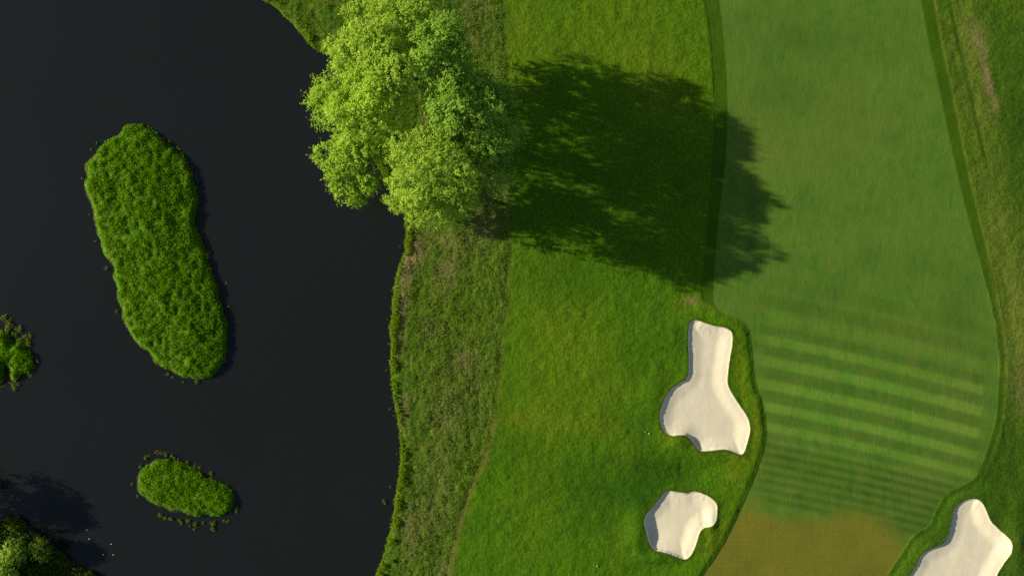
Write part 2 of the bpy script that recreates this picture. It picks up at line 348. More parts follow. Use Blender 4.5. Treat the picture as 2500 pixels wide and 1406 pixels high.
add(straw, 1.0, 2408, 185, 8, 62, -0.16); add(straw, .9, 2428, 245, 6, 30, -0.2); add(straw, .6, 2385, 95, 14, 40, -0.2); add(straw, .8, 2276, 12, 6, 22); add(straw, .4, 2490, 940, 22, 60)
add(straw, .8, 1020, 610, 22, 60, 0.35); add(straw, .7, 990, 700, 14, 120, 0.12); add(straw, .65, 1095, 665, 30, 50, 0.3); add(straw, .4, 1130, 590, 60, 22); add(straw, .4, 1050, 800, 30, 30)
add(straw, .5, 1150, 20, 40, 20); add(straw, .5, 1140, 880, 30, 40); add(straw, .45, 1080, 1390, 25, 20); add(straw, .3, 1100, 1000, 60, 90); add(straw, .45, 990, 990, 12, 50)
add(straw, .45, 1000, 1300, 20, 60); add(straw, .35, 1180, 560, 50, 40); add(straw, .35, 1195, 470, 40, 60); add(straw, .25, 1060, 1230, 50, 120); add(straw, .5, 1690, 735, 26, 10); add(straw, .25, 1140, 80, 60, 60)
add(straw, .55, 1045, 290, 20, 14); add(straw, .45, 2110, 1120, 20, 5)
straw = np.clip(straw * (0.2 + 1.7 * n3), 0, 1)
edge = 0.75 * np.exp(-((d_mow - 0.35) / 0.42) ** 2) * ss(560, 640, V) + 0.35 * np.exp(-((d_mow - 0.3) / 0.4) ** 2)
edge = edge * (0.55 + 0.8 * n3) * (0.5 + 0.8 * ss(980, 1060, V))
# yellow mower line and dark wheel line in the right-hand rough
dcr_out = -d_cr
edge = edge + 0.75 * np.exp(-((dcr_out - 0.15) / 0.17) ** 2) * (U > 2150) * (1 - ss(640, 760, V))
edge = np.clip(edge * (d_fair < 0.05), 0, 1)
outf = (d_fair < 0)
lush = np.clip(lush + 0.9 * np.exp(-((dcr_out - 2.2 - V / 700.) / 0.28) ** 2) * outf * (U > 2150) * (1 - ss(330, 460, V)) + 0.5 * outf * np.exp(-((dcr_out - 1.1) / 0.3) ** 2) * (U > 2150) * ss(600, 700, V) * (1 - ss(1000, 1100, V)), 0, 1)
lush = np.clip(lush + 0.8 * np.exp(-((d_mow + 0.05) / 0.22) ** 2) * (1 - ss(280, 330, V)), 0, 1)

lush = np.clip(lush + outf * (U > 2150) * ss(520, 700, V) * (0.7 * np.exp(-((d_fair + 0.45) / 0.28) ** 2) + 0.45 * np.exp(-((d_fair + 1.55) / 0.28) ** 2)), 0, 1)
dry = np.clip(dry + outf * (U > 2150) * ss(520, 700, V) * (1 - ss(1050, 1130, V)) * 0.4 * np.exp(-((d_fair + 1.0) / 0.3) ** 2), 0, 1)
# mowing stripes
T = V - 0.235 * (U - 1900) + 5 * np.sin((U - 1900) / 160.0)
stripe = np.zeros_like(gx)
for c, a, hw in ((690, .10, 17), (739, .16, 17), (811, .24, 13), (860, .26, 14), (916, .27, 15), (972, .27, 15), (1023, .24, 14), (1066, .20, 9)):
    stripe -= a * np.exp(-((T - c) / hw) ** 6)
for c, a in ((775, .06), (836, .12), (888, .16), (944, .18), (998, .18), (1046, .14)):
    stripe += a * np.exp(-((T - c) / 13.0) ** 6)
for k in range(7):
    stripe -= (.40 - .016 * k) * (0.5 + 1.0 * n3) * np.exp(-((T - (1092 + 22 * k)) / 7.0) ** 2)
env = ss(1838, 1880, U) * (1 - ss(2398, 2406, U + 0.12 * (V - 950)))
stripe = (np.where(stripe < 0, 0.9, 1.45) * stripe + 0.10 * ss(770, 850, T)) * (0.25 + 0.75 * env) * (0.8 + 0.4 * n8) * (1 - apm) * (T < 1245)
stripe += -0.10 * ss(1080, 1110, T) * (1 - ss(1225, 1260, T)) * env

# heights
Z = 0.35 * (fbm(gx * 0.03, gy * 0.03, 50, 3) - 0.5)
Z *= ss(0, 6, d_land)
flat = np.clip(fmask + 0.8 * cmask + ss(-0.5, 0.0, d_sand), 0, 1)
Z += (0.20 * (fbm(gx * 0.8, gy * 0.8, 60, 3) - 0.5) * (1 - flat) + 0.03 * (fbm(gx * 1.2, gy * 0.5, 61, 3) - .5)) * ss(0.2, 2, d_land)
Z += (0.10 * (vnoise(gx * 2.4, gy * 2.4, 62) - 0.5)) * (1 - flat) * (0.4 + 0.9 * smask)
out = np.maximum(-d_fair, 0)
comp = ss(752, 800, V) * ss(1480, 1640, U) * (U < 2000)         # raised shoulder between the two bunkers and the fairway
Z += comp * (0.19 * ss(0.0, 0.9, out))
comp3 = ss(1165, 1230, V) * (U > 2150)
Z += comp3 * (0.45 * ss(0.0, 2.2, out))
Z += 0.55 * blob(2475, 1310, 26, 70) * 1.0 + 0.06 * blob(1842, 1050, 16, 70)
Z += 0.5 * blob(1655, 1075, 26, 16) + 0.45 * blob(1555, 1290, 25, 60) + 0.5 * blob(1600, 1360, 40, 16) - 0.45 * blob(1665, 1150, 90, 26, 0.1) - 0.35 * blob(1580, 1395, 60, 30)
Z += 0.3 * blob(1590, 960, 30, 60) + 0.35 * blob(1735, 1280, 14, 40)
for i, (d, lip, bowl) in enumerate(zip(d_b, (0.16, 0.20, 0.22), (0.28, 0.32, 0.30))):
    var = 0.8 + 0.4 * vnoise(gx * 0.25, gy * 0.25, 70)
    if i == 0: var = var + 1.9 * blob(1690, 1085, 26, 26) + 0.5 * blob(1672, 890, 20, 60)
    if i == 1: var = var + 1.2 * blob(1585, 1315, 34, 40) + 0.3 * blob(1600, 1220, 30, 30)
    if i == 2: var = var + 0.8 * blob(2305, 1300, 30, 60)
    e = np.gradient(d, G, axis=1)                                # negative where the edge lies to the east
    east = ss(-0.1, -0.6, e)
    Z += 0.06 * np.exp(-(np.minimum(d, 0) / 0.5) ** 2) * (d <= 0)
    ins = d > 0
    Z += np.where(ins, 0.06 * (1 - ss(0, .22, d)) - lip * var * (1 - 0.9 * east) * ss(0.0, 0.22, d) - bowl * 0.8 * ss(0.0, 2.3, d) - lip * var * 0.9 * east * ss(0.2, 2.3, d), 0)
    Z += np.where(ins, 0.012 * (fbm(gx * 1.1, gy * 0.6, 71, 3) - .5) * ss(0.3, 1, d), 0)
t = np.clip((d_land + 1.5) / 2.3, 0, 1)
shore_z = -1.25 + 1.25 * smooth(t)
Z = np.where(d_land > 0.8, Z, Z * t + shore_z)

def zat(x, y):
    fx = np.clip((x - X0) / G, 0, nx - 1.001); fy = np.clip((y - Y0) / G, 0, ny - 1.001)
    ix = fx.astype(int); iy = fy.astype(int); a = fx - ix; b = fy - iy
    return (Z[iy, ix] * (1 - a) + Z[iy, ix + 1] * a) * (1 - b) + (Z[iy + 1, ix] * (1 - a) + Z[iy + 1, ix + 1] * a) * b
def gat(A, x, y):
    ix = np.clip(np.round((x - X0) / G), 0, nx - 1).astype(int); iy = np.clip(np.round((y - Y0) / G), 0, ny - 1).astype(int)
    return A[iy, ix]

ATT = {'fair': fmask, 'cut': cmask, 'apron': apm, 'strip': smask, 'rightrough': rr, 'dry': dry, 'straw': straw, 'stripe': stripe, 'sand': d_sand, 'mowedge': edge, 'lush': lush}
VID = np.arange(nx * ny).reshape(ny, nx)
Q = np.stack([VID[:-1, :-1], VID[:-1, 1:], VID[1:, 1:], VID[1:, :-1]], -1)
ctr = lambda A: 0.25 * (A[:-1, :-1] + A[:-1, 1:] + A[1:, 1:] + A[1:, :-1])
ALLV = np.stack([gx, gy, Z], -1).reshape(-1, 3)
def patch(name, mask, parent=None):
    f = Q[mask]; used, inv = np.unique(f.ravel(), return_inverse=True)
    return mesh_np(name, ALLV[used], inv.reshape(-1, 4), TURF, parent, {k: v.ravel()[used] for k, v in ATT.items()}, True)
c_land = ctr(d_land); c_f = ctr(d_fair); c_ap = ctr(d_ap); c_sand = [ctr(d) for d in d_b]; c_mow = ctr(d_mow)
c_cut = np.maximum(ctr(d_cl), ctr(d_cr))
m_sand = np.maximum.reduce(c_sand) > 0
m_fair = (c_f > 0) & ~m_sand
m_green = m_fair & (c_ap > 0)
m_fair &= ~m_green
m_cut = (c_cut > 0) & ~m_fair & ~m_green & ~m_sand & (ctr(cmask) > 0.3)
keep = c_land > -1.45
m_strip = keep & (c_mow <= 0) & ~(m_fair | m_green | m_cut | m_sand)
m_rough = keep & ~(m_strip | m_fair | m_green | m_cut | m_sand)
for nm, mk in (('fairway', m_fair), ('dry_turf', m_green), ('first_cut', m_cut), ('rough', m_rough), ('lakeside_ground', m_strip)):
    tag(patch(nm, mk), kind='structure')
# the course carries on beyond the grid: flat ground out to the horizon
def far_ground():
    R = 1500.0
    rows = [(X1, -R, R, R), ]
    v = []; f = []
    def quad(a, b, c, d):
        i = len(v); v.extend([a, b, c, d]); f.append((i, i + 1, i + 2, i + 3))
    z = -0.02
    quad((X1, -R, z), (R, -R, z), (R, R, z), (X1, R, z))
    quad((X0 - 2, Y1, z), (X1, Y1, z), (X1, R, z), (X0 - 700, R, z))
    quad((-21, -R, z), (X1, -R, z), (X1, Y0, z), (-21, Y0, z))
    v2 = np.array(v); n = len(v2)
    a = {k: np.zeros(n) for k in ATT}; a['sand'] = np.full(n, -9.0); a['rightrough'] = np.ones(n)
    return mesh_np('ground', v2, f, TURF, None, a)
tag(far_ground(), kind='structure')
# water
wv = np.array([(-1500, -1500, WATER), (1500, -1500, WATER), (1500, 1500, WATER), (-1500, 1500, WATER)])
wv[:, 0] = np.clip(wv[:, 0], -1500, 0)
tag(mesh_np('water', wv, [(0, 1, 2, 3)], water_material()), kind='structure')

# ------------------------------------------------------------------ blades and leaves
def blades(pos, hgt, lean, width, rng):
    """pos (n,3), hgt (n,), lean (n,2) horizontal offset of the tip -> one triangle per blade"""
    n = len(pos); a = rng.uniform(0, 2 * np.pi, n)
    w = np.stack([np.cos(a), np.sin(a), np.zeros(n)], -1) * (np.asarray(width) * np.ones(n))[:, None] * 0.5
    tip = pos + np.concatenate([lean, hgt[:, None]], 1)
    mid = pos + np.concatenate([lean * 0.35, hgt[:, None] * 0.55], 1)
    v = np.stack([pos - w * 0.6, pos + w * 0.6, mid + w, tip, mid - w], 1).reshape(-1, 3)
    base = np.arange(n)[:, None] * 5
    f3 = np.concatenate([base + [0, 1, 2, 4]], 1)
    f = np.concatenate([f3, base + np.array([4, 2, 3, 3])], 0)
    return v, f
def blade_mesh(name, pos, hgt, lean, width, mat, parent=None, tint=None, rng=RNG):
    n = len(pos); a = rng.uniform(0, 2 * np.pi, n)
    w = np.stack([np.cos(a), np.sin(a), np.zeros(n)], -1) * (np.asarray(width) * np.ones(n))[:, None] * 0.5
    tip = pos + np.concatenate([lean, hgt[:, None]], 1)
    mid = pos + np.concatenate([lean * 0.4, hgt[:, None] * 0.55], 1)
    v = np.stack([pos, mid + w, tip, mid - w], 1).reshape(-1, 3)      # a lance-shaped quad
    f = np.arange(n * 4).reshape(n, 4)
    if tint is None: tint = rng.uniform(0, 1, n)
    return mesh_np(name, v, f, mat, parent, {'tint': np.repeat(tint, 4)})
def leaf_mesh(name, pos, axis, size, mat, parent=None, tint=None, rng=RNG, ratio=0.55, face=None):
    n = len(pos)
    axis = axis / np.linalg.norm(axis, axis=1, keepdims=True)
    r = rng.normal(size=(n, 3))
    if face is not None: r = r * 0.30 + face                     # leaves turn their blades towards the light
    side = np.cross(axis, r); side /= np.linalg.norm(side, axis=1, keepdims=True)
    L = (np.asarray(size) * np.ones(n))[:, None]
    v = np.stack([pos, pos + axis * L * 0.5 + side * L * ratio * 0.5, pos + axis * L, pos + axis * L * 0.5 - side * L * ratio * 0.5], 1).reshape(-1, 3)
    f = np.arange(n * 4).reshape(n, 4)
    if tint is None: tint = rng.uniform(0, 1, n)
    return mesh_np(name, v, f, mat, parent, {'tint': np.repeat(tint, 4)})
def tube_np(pts, rad, sides=7):
    pts = np.array(pts, float); m = len(pts); v = []; f = []
    for i in range(m):
        d = pts[min(i + 1, m - 1)] - pts[max(i - 1, 0)]; d /= np.linalg.norm(d)
        a = np.cross(d, (0.3, 1, 0.1)); a /= np.linalg.norm(a); b = np.cross(d, a)
        for k in range(sides):
            t = 2 * np.pi * k / sides; v.append(pts[i] + rad[i] * (math.cos(t) * a + math.sin(t) * b))
    for i in range(m - 1):
        for k in range(sides):
            f.append((i * sides + k, i * sides + (k + 1) % sides, (i + 1) * sides + (k + 1) % sides, (i + 1) * sides + k))
    return np.array(v), np.array(f)

# ------------------------------------------------------------------ bunkers
def bunker(i, label):
    m = (c_sand[i] > 0)
    f = Q[m]; used, inv = np.unique(f.ravel(), return_inverse=True)
    o = mesh_np('sand_bunker', ALLV[used], inv.reshape(-1, 4), TURF, None, {k: v.ravel()[used] for k, v in ATT.items()}, True)
    tag(o, label, 'bunker', 'sand bunkers beside the fairway')
    b = catmull(PP((B1, B2, B3)[i]), True, 40)
    seg = np.roll(b, -1, 0) - b; tl = np.linalg.norm(seg, axis=1, keepdims=True) + 1e-9
    area = 0.5 * np.sum(b[:, 0] * np.roll(b[:, 1], -1) - np.roll(b[:, 0], -1) * b[:, 1])
    nrm = np.stack([-seg[:, 1], seg[:, 0]], -1) / tl * (1 if area > 0 else -1)      # inward
    pos = []; lean = []
    for k in range(2):
        off = RNG.uniform(-0.34, -0.10, len(b))
        p = b + nrm * off[:, None] + RNG.normal(0, .04, b.shape)
        pos.append(p); lean.append(nrm * RNG.uniform(-0.05, 0.05, len(b))[:, None] + RNG.normal(0, .04, b.shape))
    pos = np.concatenate(pos); lean = np.concatenate(lean)
    z = zat(pos[:, 0], pos[:, 1])
    blade_mesh('grass_fringe', np.concatenate([pos, z[:, None] - 0.02], 1), RNG.uniform(.03, .07, len(pos)), lean, 0.07, LIPG, o)
bunker(0, 'largest sand bunker, bottle shaped with a narrow upper neck, left of the striped fairway')
bunker(1, 'smaller rounded pale sand bunker below the bottle shaped one')
bunker(2, 'pale sand bunker with pointed top in the lower right corner, cut by the frame')

# ------------------------------------------------------------------ grass as stuff
def scatter(n, u0, v0, u1, v1, rng=RNG):
    x0, y1 = P(u0, v0); x1, y0 = P(u1, v1)
    return rng.uniform(x0, x1, n), rng.uniform(y0, y1, n)
def unmown():
    x, y = scatter(420000, 560, -80, 1262, 1490)
    ok = (gat(d_land, x, y) > 0.5) & (gat(d_mow, x, y) < 0.15)
    cl = fbm(x * 0.9, y * 0.9, 80, 3); st = gat(straw, x, y)
    row = fbm(x * 1.9 + y * 0.16, y * 0.10, 86, 2)                # faint rows left along the strip
    ok &= RNG.uniform(0, 1, len(x)) < np.clip(0.15 + 1.6 * (cl - 0.25), 0.1, 1) * np.clip(0.25 + 3.0 * (row - 0.35), .12, 1)
    x, y, cl, st = x[ok], y[ok], cl[ok], st[ok]; n = len(x)
    h = RNG.uniform(.05, .2, n) * (0.5 + 1.1 * cl)
    tint = np.clip(RNG.uniform(0, 0.84, n) * (0.5 + cl) , 0, .82)
    sp = fbm(x * 0.35, y * 0.35, 83, 4)
    isstraw = RNG.uniform(0, 1, n) < np.clip(0.02 + 0.75 * st + 1.0 * np.clip(sp - 0.54, 0, 1), 0, .85)
    tint = np.where(isstraw, 1.0, tint)
    z = zat(x, y) - 0.03
    o = blade_mesh('unmown_grass', np.stack([x, y, z], -1), h, RNG.normal(0, .13, (n, 2)), RNG.uniform(.06, .12, n), STRIP, None, tint)
    tag(o, 'dark unmown grass with straw patches on the strip between water and mown turf', 'grass', None, 'stuff')
unmown()
def bank_edge():
    x, y = scatter(520000, 480, -120, 1010, 1490)
    d = gat(d_land, x, y)
    nn = fbm(x * 0.7, y * 0.7, 88, 3)
    n2 = fbm(x * 0.22, y * 0.22, 89, 3)
    ok = (d > -0.12) & (d < 0.1 + 2.2 * np.clip(nn - .3, 0, 1) * (0.3 + 1.6 * n2)) & (RNG.uniform(0, 1, len(x)) < np.clip(3.2 * (n2 - .22), .15, 1))
    x, y, d = x[ok], y[ok], d[ok]; n = len(x)
    gxx = gat(np.gradient(d_land, G, axis=1), x, y); gyy = gat(np.gradient(d_land, G, axis=0), x, y)
    lean = -np.stack([gxx, gyy], -1) * RNG.uniform(0, .28, n)[:, None] + RNG.normal(0, .1, (n, 2))
    o = blade_mesh('bank_grass', np.stack([x, y, np.maximum(zat(x, y), WATER) - 0.02], -1), RNG.uniform(.2, .6, n), lean, RNG.uniform(.06, .11, n), BANKG)
    tag(o, 'bright green fringe of tall grass along the edge of the water', 'grass', None, 'stuff')
bank_edge()

# ------------------------------------------------------------------ islands
def island(poly_px, label, height, seed, name='grass_island', mudw=0.14, relief=0.3):
    rng = np.random.default_rng(seed)
    hz = WATER + height
    poly = catmull(PP([( 1250 + (u - 1250) * (1 - hz * 0.8 / H), 703 + (v - 703) * (1 - hz * 0.8 / H)) for u, v in poly_px]), True, 3)
    c = poly.mean(0)
    root = thing(name, (c[0], c[1], WATER), label, 'island')
    lo = poly.min(0) - 2; hi = poly.max(0) + 2
    g = 0.25
    xs = np.arange(lo[0], hi[0], g); ys = np.arange(lo[1], hi[1], g); ax, ay = np.meshgrid(xs, ys)
    d = sdf(ax + .8 * (fbm(ax * .6, ay * .6, seed, 3) - .5), ay + .8 * (fbm(ax * .6, ay * .6, seed + 5, 3) - .5), poly)
    mudd = mudw * (0.2 + 1.9 * fbm(ax * .35, ay * .35, seed + 8, 2))
    hum = fbm(ax * 0.45, ay * 0.45, seed + 2, 3); fine = fbm(ax * 1.1, ay * 1.1, seed + 3, 3)
    top = WATER - 0.3 + 0.33 * ss(-0.5, 0, d + mudd) + 0.45 * ss(0, 6.0, d) + (height - 0.35) * ss(-0.05, 0.7, d) * (0.80 + 2.6 * relief * (hum - .5) + 1.5 * relief * (fine - .5))
    idx = np.arange(ax.size).reshape(ax.shape)
    qd = np.stack([idx[:-1, :-1], idx[:-1, 1:], idx[1:, 1:], idx[1:, :-1]], -1)
    m = 0.25 * (d[:-1, :-1] + d[:-1, 1:] + d[1:, 1:] + d[1:, :-1]) > -1.6
    f = qd[m]; used, inv = np.unique(f.ravel(), return_inverse=True)
    vv = np.stack([ax - c[0], ay - c[1], top - WATER], -1).reshape(-1, 3)
    mesh_np('soil', vv[used], inv.reshape(-1, 4), MUD, root, None, True)
    mc = 0.25 * (d[:-1, :-1] + d[:-1, 1:] + d[1:, 1:] + d[1:, :-1]) > 0.02
    f = qd[mc]; used, inv = np.unique(f.ravel(), return_inverse=True)
    bmp = vv + np.array([0, 0, 0.06]); bmp[:, 2] += 0.12 * (vnoise(ax * 1.9, ay * 1.9, seed + 21) - .4).ravel() * ss(0, .6, d).ravel()
    mesh_np('ground_cover', bmp[used], inv.reshape(-1, 4), ISLE_BASE, root, None, True)
    n = int((hi[0] - lo[0]) * (hi[1] - lo[1]) * 760)
    x = rng.uniform(lo[0], hi[0] - 2 * g, n); y = rng.uniform(lo[1], hi[1] - 2 * g, n)
    ix = ((x - lo[0]) / g).astype(int); iy = ((y - lo[1]) / g).astype(int)
    dd = d[iy, ix]; hu = hum[iy, ix]; fi = fine[iy, ix]
    cl = fbm(x * 1.6, y * 1.6, seed + 11, 3)
    ok = (dd > -0.08) & (rng.uniform(0, 1, n) < np.clip(0.2 + 2.2 * (cl - 0.28), .12, 1))
    x, y, ix, iy, dd, cl, hu = x[ok], y[ok], ix[ok], iy[ok], dd[ok], cl[ok], hu[ok]; n = len(x)
    gX = np.gradient(d, g, axis=1)[iy, ix]; gY = np.gradient(d, g, axis=0)[iy, ix]
    edgef = 1 - ss(0, 0.9, dd)
    lean = -np.stack([gX, gY], -1) * (edgef * rng.uniform(0, .35, n))[:, None] + rng.normal(0, .2, (n, 2))
    z = top[iy, ix] - WATER - 0.05
    h = rng.uniform(.08, .34, n) * (0.45 + 1.2 * cl)
    tint = np.clip(0.15 + 0.75 * rng.uniform(0, 1, n) * (0.5 + cl), 0, .89)
    tint = np.where(rng.uniform(0, 1, n) < 0.05, 1.0, tint)
    axs = np.concatenate([lean, h[:, None]], 1)
    fc = np.stack([-.35 - .5 * gX * edgef, .08 - .5 * gY * edgef, np.full(n, .75)], -1)
    leaf_mesh('vegetation', np.stack([x - c[0], y - c[1], z + h * rng.uniform(.2, 1, n)], -1), axs * .5 + rng.normal(0, .14, (n, 3)), rng.uniform(.09, .21, n), ISLE, root, tint, rng, .5, fc)
    return root
island(ISL1, 'large long island of dense green sedge in the dark lake', 0.95, 101)
island(ISL2, 'small oval green island in the lower part of the lake', 0.75, 211, mudw=0.16)
island(ISL3, 'ragged green island cut by the left edge of the frame', 0.9, 307, mudw=0.5, relief=0.55)

# ------------------------------------------------------------------ weed tufts in the water
def make_tuft(seed, r):
    rng = np.random.default_rng(seed)
    root = thing('weed_tuft', (0, 0, 0), 'x', 'weed')
    n = 170
    k = rng.integers(0, 5, n); cc = rng.normal(0, r * .55, (5, 2)); p = cc[k] + rng.normal(0, r * .24, (n, 2))
    h = rng.uniform(.12, .4, n)
    o = blade_mesh('leaves', np.concatenate([p, np.full((n, 1), -0.03)], 1), h, rng.normal(0, .13, (n, 2)), rng.uniform(.05, .1, n), TUFT, root, None, rng)
    m = 14; ang = np.linspace(0, 2 * np.pi, m, endpoint=False); rr_ = r * rng.uniform(.7, 1.15, m)
    ring = np.stack([np.cos(ang) * rr_, np.sin(ang) * rr_, np.full(m, -0.06)], -1)
    v = np.vstack([ring, [[0, 0, 0.03]]]); f = [(i, (i + 1) % m, m) for i in range(m)]
    mesh_np('root_mat', v, f, MUD, root)
    return root
protos = [make_tuft(s, r) for s, r in ((1, .34), (2, .28), (3, .4))]
used_p = [False] * 3
def put_tuft(u, v, s, label, group):
    i = random.randrange(3)
    if not used_p[i]: o = protos[i]; used_p[i] = True
    else: o = copy_tree(protos[i])
    x, y = P(u, v); o.location = (x, y, WATER); o.rotation_euler = (0, 0, random.uniform(0, 6.28)); o.scale = (s, s, random.uniform(.7, 1.0) * s)
    o['label'] = label; o['group'] = group
def z4(x, y): return x / 2.111, 740 + y / 2.111
def z3(x, y): return 150 + x / 2.008, 270 + y / 2.008
A = 'tiny pale green weed tuft off the upper right shore of the long island'
for x, y, s in ((525, 150, .7), (560, 178, .6), (572, 190, .6), (585, 218, 1.0), (635, 290, .8), (655, 326, .6)): put_tuft(*z3(x, y), s, A, 'weed tufts off the upper right of the long island')
for x, y, s in ((715, 692, .7), (803, 845, .5), (765, 870, .5), (812, 960, .5)): put_tuft(*z3(x, y), s, 'tiny dim weed tuft in the shaded water right of the long island', 'weed tufts in the long island shadow')
for x, y, s in ((213, 775, .7), (130, 508, .5), (93, 330, .4), (160, 640, .5), (262, 985, .5), (138, 190, .5), (165, 158, .5)): put_tuft(*z3(x, y), s, 'tiny weed tuft in the water along the left shore of the long island', 'weed tufts left of the long island')
for x, y, s in ((658, 1330, 1.0), (540, 1310, .6), (515, 1295, .6), (590, 1332, .5)): put_tuft(*z3(x, y), s, 'tiny weed tuft in the water at the lower tip of the long island', 'weed tufts below the long island')
A = 'tiny yellowish weed tuft along the upper edge of the small oval island'
for x, y, s in ((803, 770, .8), (822, 775, .9), (850, 780, 1.0), (880, 788, 1.0), (895, 800, .8), (745, 800, 1.1), (762, 792, .7), (715, 845, .8), (912, 808, .7), (962, 822, .9), (945, 832, .6), (1000, 842, .8), (1020, 850, .7), (1083, 880, 1.0)):
    put_tuft(*z4(x, y), s * .78, A, 'weed tufts above the small oval island')
A = 'tiny green weed tuft along the lower edge of the small oval island'
for x, y, s in ((820, 1095, 1.2), (845, 1108, 1.1), (872, 1112, 1.1), (920, 1120, 1.0), (928, 1138, .8), (960, 1125, .9), (1000, 1138, 1.2), (1090, 1140, 1.1), (1090, 1165, 1.3), (1170, 1128, .9), (1150, 1125, .7), (1042, 1135, .7), (995, 1165, .7), (970, 1150, .6)):
    put_tuft(*z4(x, y), s * .78, A, 'weed tufts below the small oval island')
for x, y, s in ((1213, 1060, .8), (1215, 1078, .6), (672, 935, .5), (698, 998, .5)): put_tuft(*z4(x, y), s, 'tiny dim weed tuft just off either end of the small oval island', 'weed tufts beside the small oval island')
A = 'small bright green weed tuft above the ragged island at the left edge'
for u, v, s in ((8, 776, 1.1), (17, 790, 1.3), (18, 796, 1.1), (16, 804, 1.2), (42, 805, 1.1), (27, 815, .8), (34, 818, .8), (42, 829, 1.0), (58, 825, 1.1), (68, 820, .7), (65, 828, .7), (50, 836, 1.0), (64, 842, 1.2), (63, 868, 1.2)):
    put_tuft(u, v, s, A, 'weed tufts above the ragged island')
put_tuft(31, 942, 1.2, 'single yellow green weed tuft in the water just below the ragged island', 'weed tufts')
for u, v, s in ((88, 881, .7), (78, 896, .9), (72, 918, .5)): put_tuft(u, v, s, 'small dim weed tuft in the shaded water right of the ragged island', 'weed tufts right of the ragged island')
A = 'tiny weed tuft in the dark water close to the long grassy bank'
for u, v, s in ((948, 840, .4), (943, 905, .4), (951, 1000, .5), (960, 1015, .4), (968, 1110, .5), (936, 1224, .8), (939, 1230, .6), (945, 780, .4), (975, 600, .4), (952, 1190, .5)):
    put_tuft(u, v, s, A, 'weed tufts along the grassy bank')

# ------------------------------------------------------------------ floating specks and pale stones
def lump(name, r, flat, mat, seed):
    rng = np.random.default_rng(seed); v = []; f = []; a, b = 10, 6
    for i in range(1, b):
        for k in range(a):
            th = math.pi * i / b; ph = 2 * math.pi * k / a; q = r * rng.uniform(.82, 1.12)
            v.append((q * math.sin(th) * math.cos(ph), q * math.sin(th) * math.sin(ph), q * flat * math.cos(th)))
    for i in range(b - 2):
        for k in range(a): f.append((i * a + k, (i + 1) * a + k, (i + 1) * a + (k + 1) % a, i * a + (k + 1) % a))
    v.append((0, 0, r * flat)); v.append((0, 0, -r * flat)); n = len(v)
    for k in range(0, a, 2):
        f.append((n - 2, k, (k + 1) % a, (k + 2) % a)); o_ = (b - 2) * a; f.append((n - 1, o_ + (k + 2) % a, o_ + k + 1, o_ + k))
    return mesh_np(name, v, f, mat, None, None, True)
fl = lump('floating_speck', 0.075, 0.5, WHITE, 3)
for i, (u, v) in enumerate(((208, 1295.5), (213.5, 1317.5), (267.5, 1330), (247.7, 1356), (272.6, 1356.6))):
    o = fl if i == 0 else fl.copy()
    if i: COL.objects.link(o)
    x, y = P(u, v); o.location = (x, y, WATER + 0.02); o.rotation_euler = (0, 0, i * 1.3)
    tag(o, 'tiny white speck floating on the dark water near the lower left bank', 'debris', 'white specks floating on the lake')
for i, (u, v, r, lb) in enumerate(((1575.5, 1053.5, .13, 'smaller pale stone of the pair in the grass left of the bottle shaped bunker'), (1585, 1058, .2, 'larger pale stone of the pair in the grass left of the bottle shaped bunker'),
                                   (1450, 1378, .09, 'smaller pale stone of the pair in the grass near the lower edge'), (1458.5, 1380.5, .18, 'larger pale stone of the pair in the grass near the lower edge'))):
    o = lump('stone', r, 0.55, STONE, 20 + i); x, y = P(u, v); o.location = (x, y, float(zat(np.array([x]), np.array([y]))[0]) + r * .25); tag(o, lb, 'stone')

# ------------------------------------------------------------------ trees
def crown_cloud(lobes, rng, dens=1.0, leaf=0.30):
    P_, A_, T_, F_ = [], [], [], []
    for (c, r, rz, k) in lobes:
        c = np.array(c)
        ns = max(9, int(18 * k))
        d = rng.normal(size=(ns, 3)); d /= np.linalg.norm(d, axis=1, keepdims=True)
        d[:, 2] = np.where(d[:, 2] < -0.35, -d[:, 2], d[:, 2])
        sub = c + d * np.array([r, r, rz]) * rng.uniform(.55, .98, (ns, 1))
        sr = rng.uniform(.26, .48, ns) * r
        for s_, q, dd in zip(sub, sr, d):
            m = max(6, int(26 * dens * (q / 1.3) ** 2))
            e = rng.normal(size=(m, 3)) + dd * 0.7 + np.array([0, 0, .5]); e /= np.linalg.norm(e, axis=1, keepdims=True)
            st = s_ + e * q * rng.uniform(.72, 1.0, (m, 1)) * np.array([1, 1, .8])
            ax = e + rng.normal(0, .6, (m, 3)) + dd * .3 + np.array([0, 0, -.05]); ax /= np.linalg.norm(ax, axis=1, keepdims=True)
            ln = rng.uniform(.3, .8, m)
            sh = rng.uniform(0, 1, m) < .14                          # long shoots that break the outline
            ax[sh] = e[sh] * np.array([1, 1, .5]) + rng.normal(0, .25, (sh.sum(), 3)); ax /= np.linalg.norm(ax, axis=1, keepdims=True); ln[sh] = rng.uniform(.8, 1.35, sh.sum())
            nl = 12
            t = (np.arange(nl) / nl)[None, :, None]
            pos = st[:, None, :] + ax[:, None, :] * ln[:, None, None] * t + rng.normal(0, .07, (m, nl, 3))
            fc = e * .8 + dd * .35 + np.array([-.30, .06, .30]); fc /= np.linalg.norm(fc, axis=1, keepdims=True)
            fc = np.repeat(fc[:, None, :], nl, 1)
            la = ax[:, None, :] * .3 + rng.normal(0, .8, (m, nl, 3)); la = la - 0.75 * np.sum(la * fc, 2, keepdims=True) * fc
            F_.append(fc.reshape(-1, 3))
            tt = np.clip(rng.normal(.5, .15) + rng.normal(0, .2, (m, nl)), 0, 1)
            P_.append(pos.reshape(-1, 3)); A_.append(la.reshape(-1, 3)); T_.append(tt.ravel())
    return np.concatenate(P_), np.concatenate(A_), np.concatenate(T_), np.concatenate(F_)
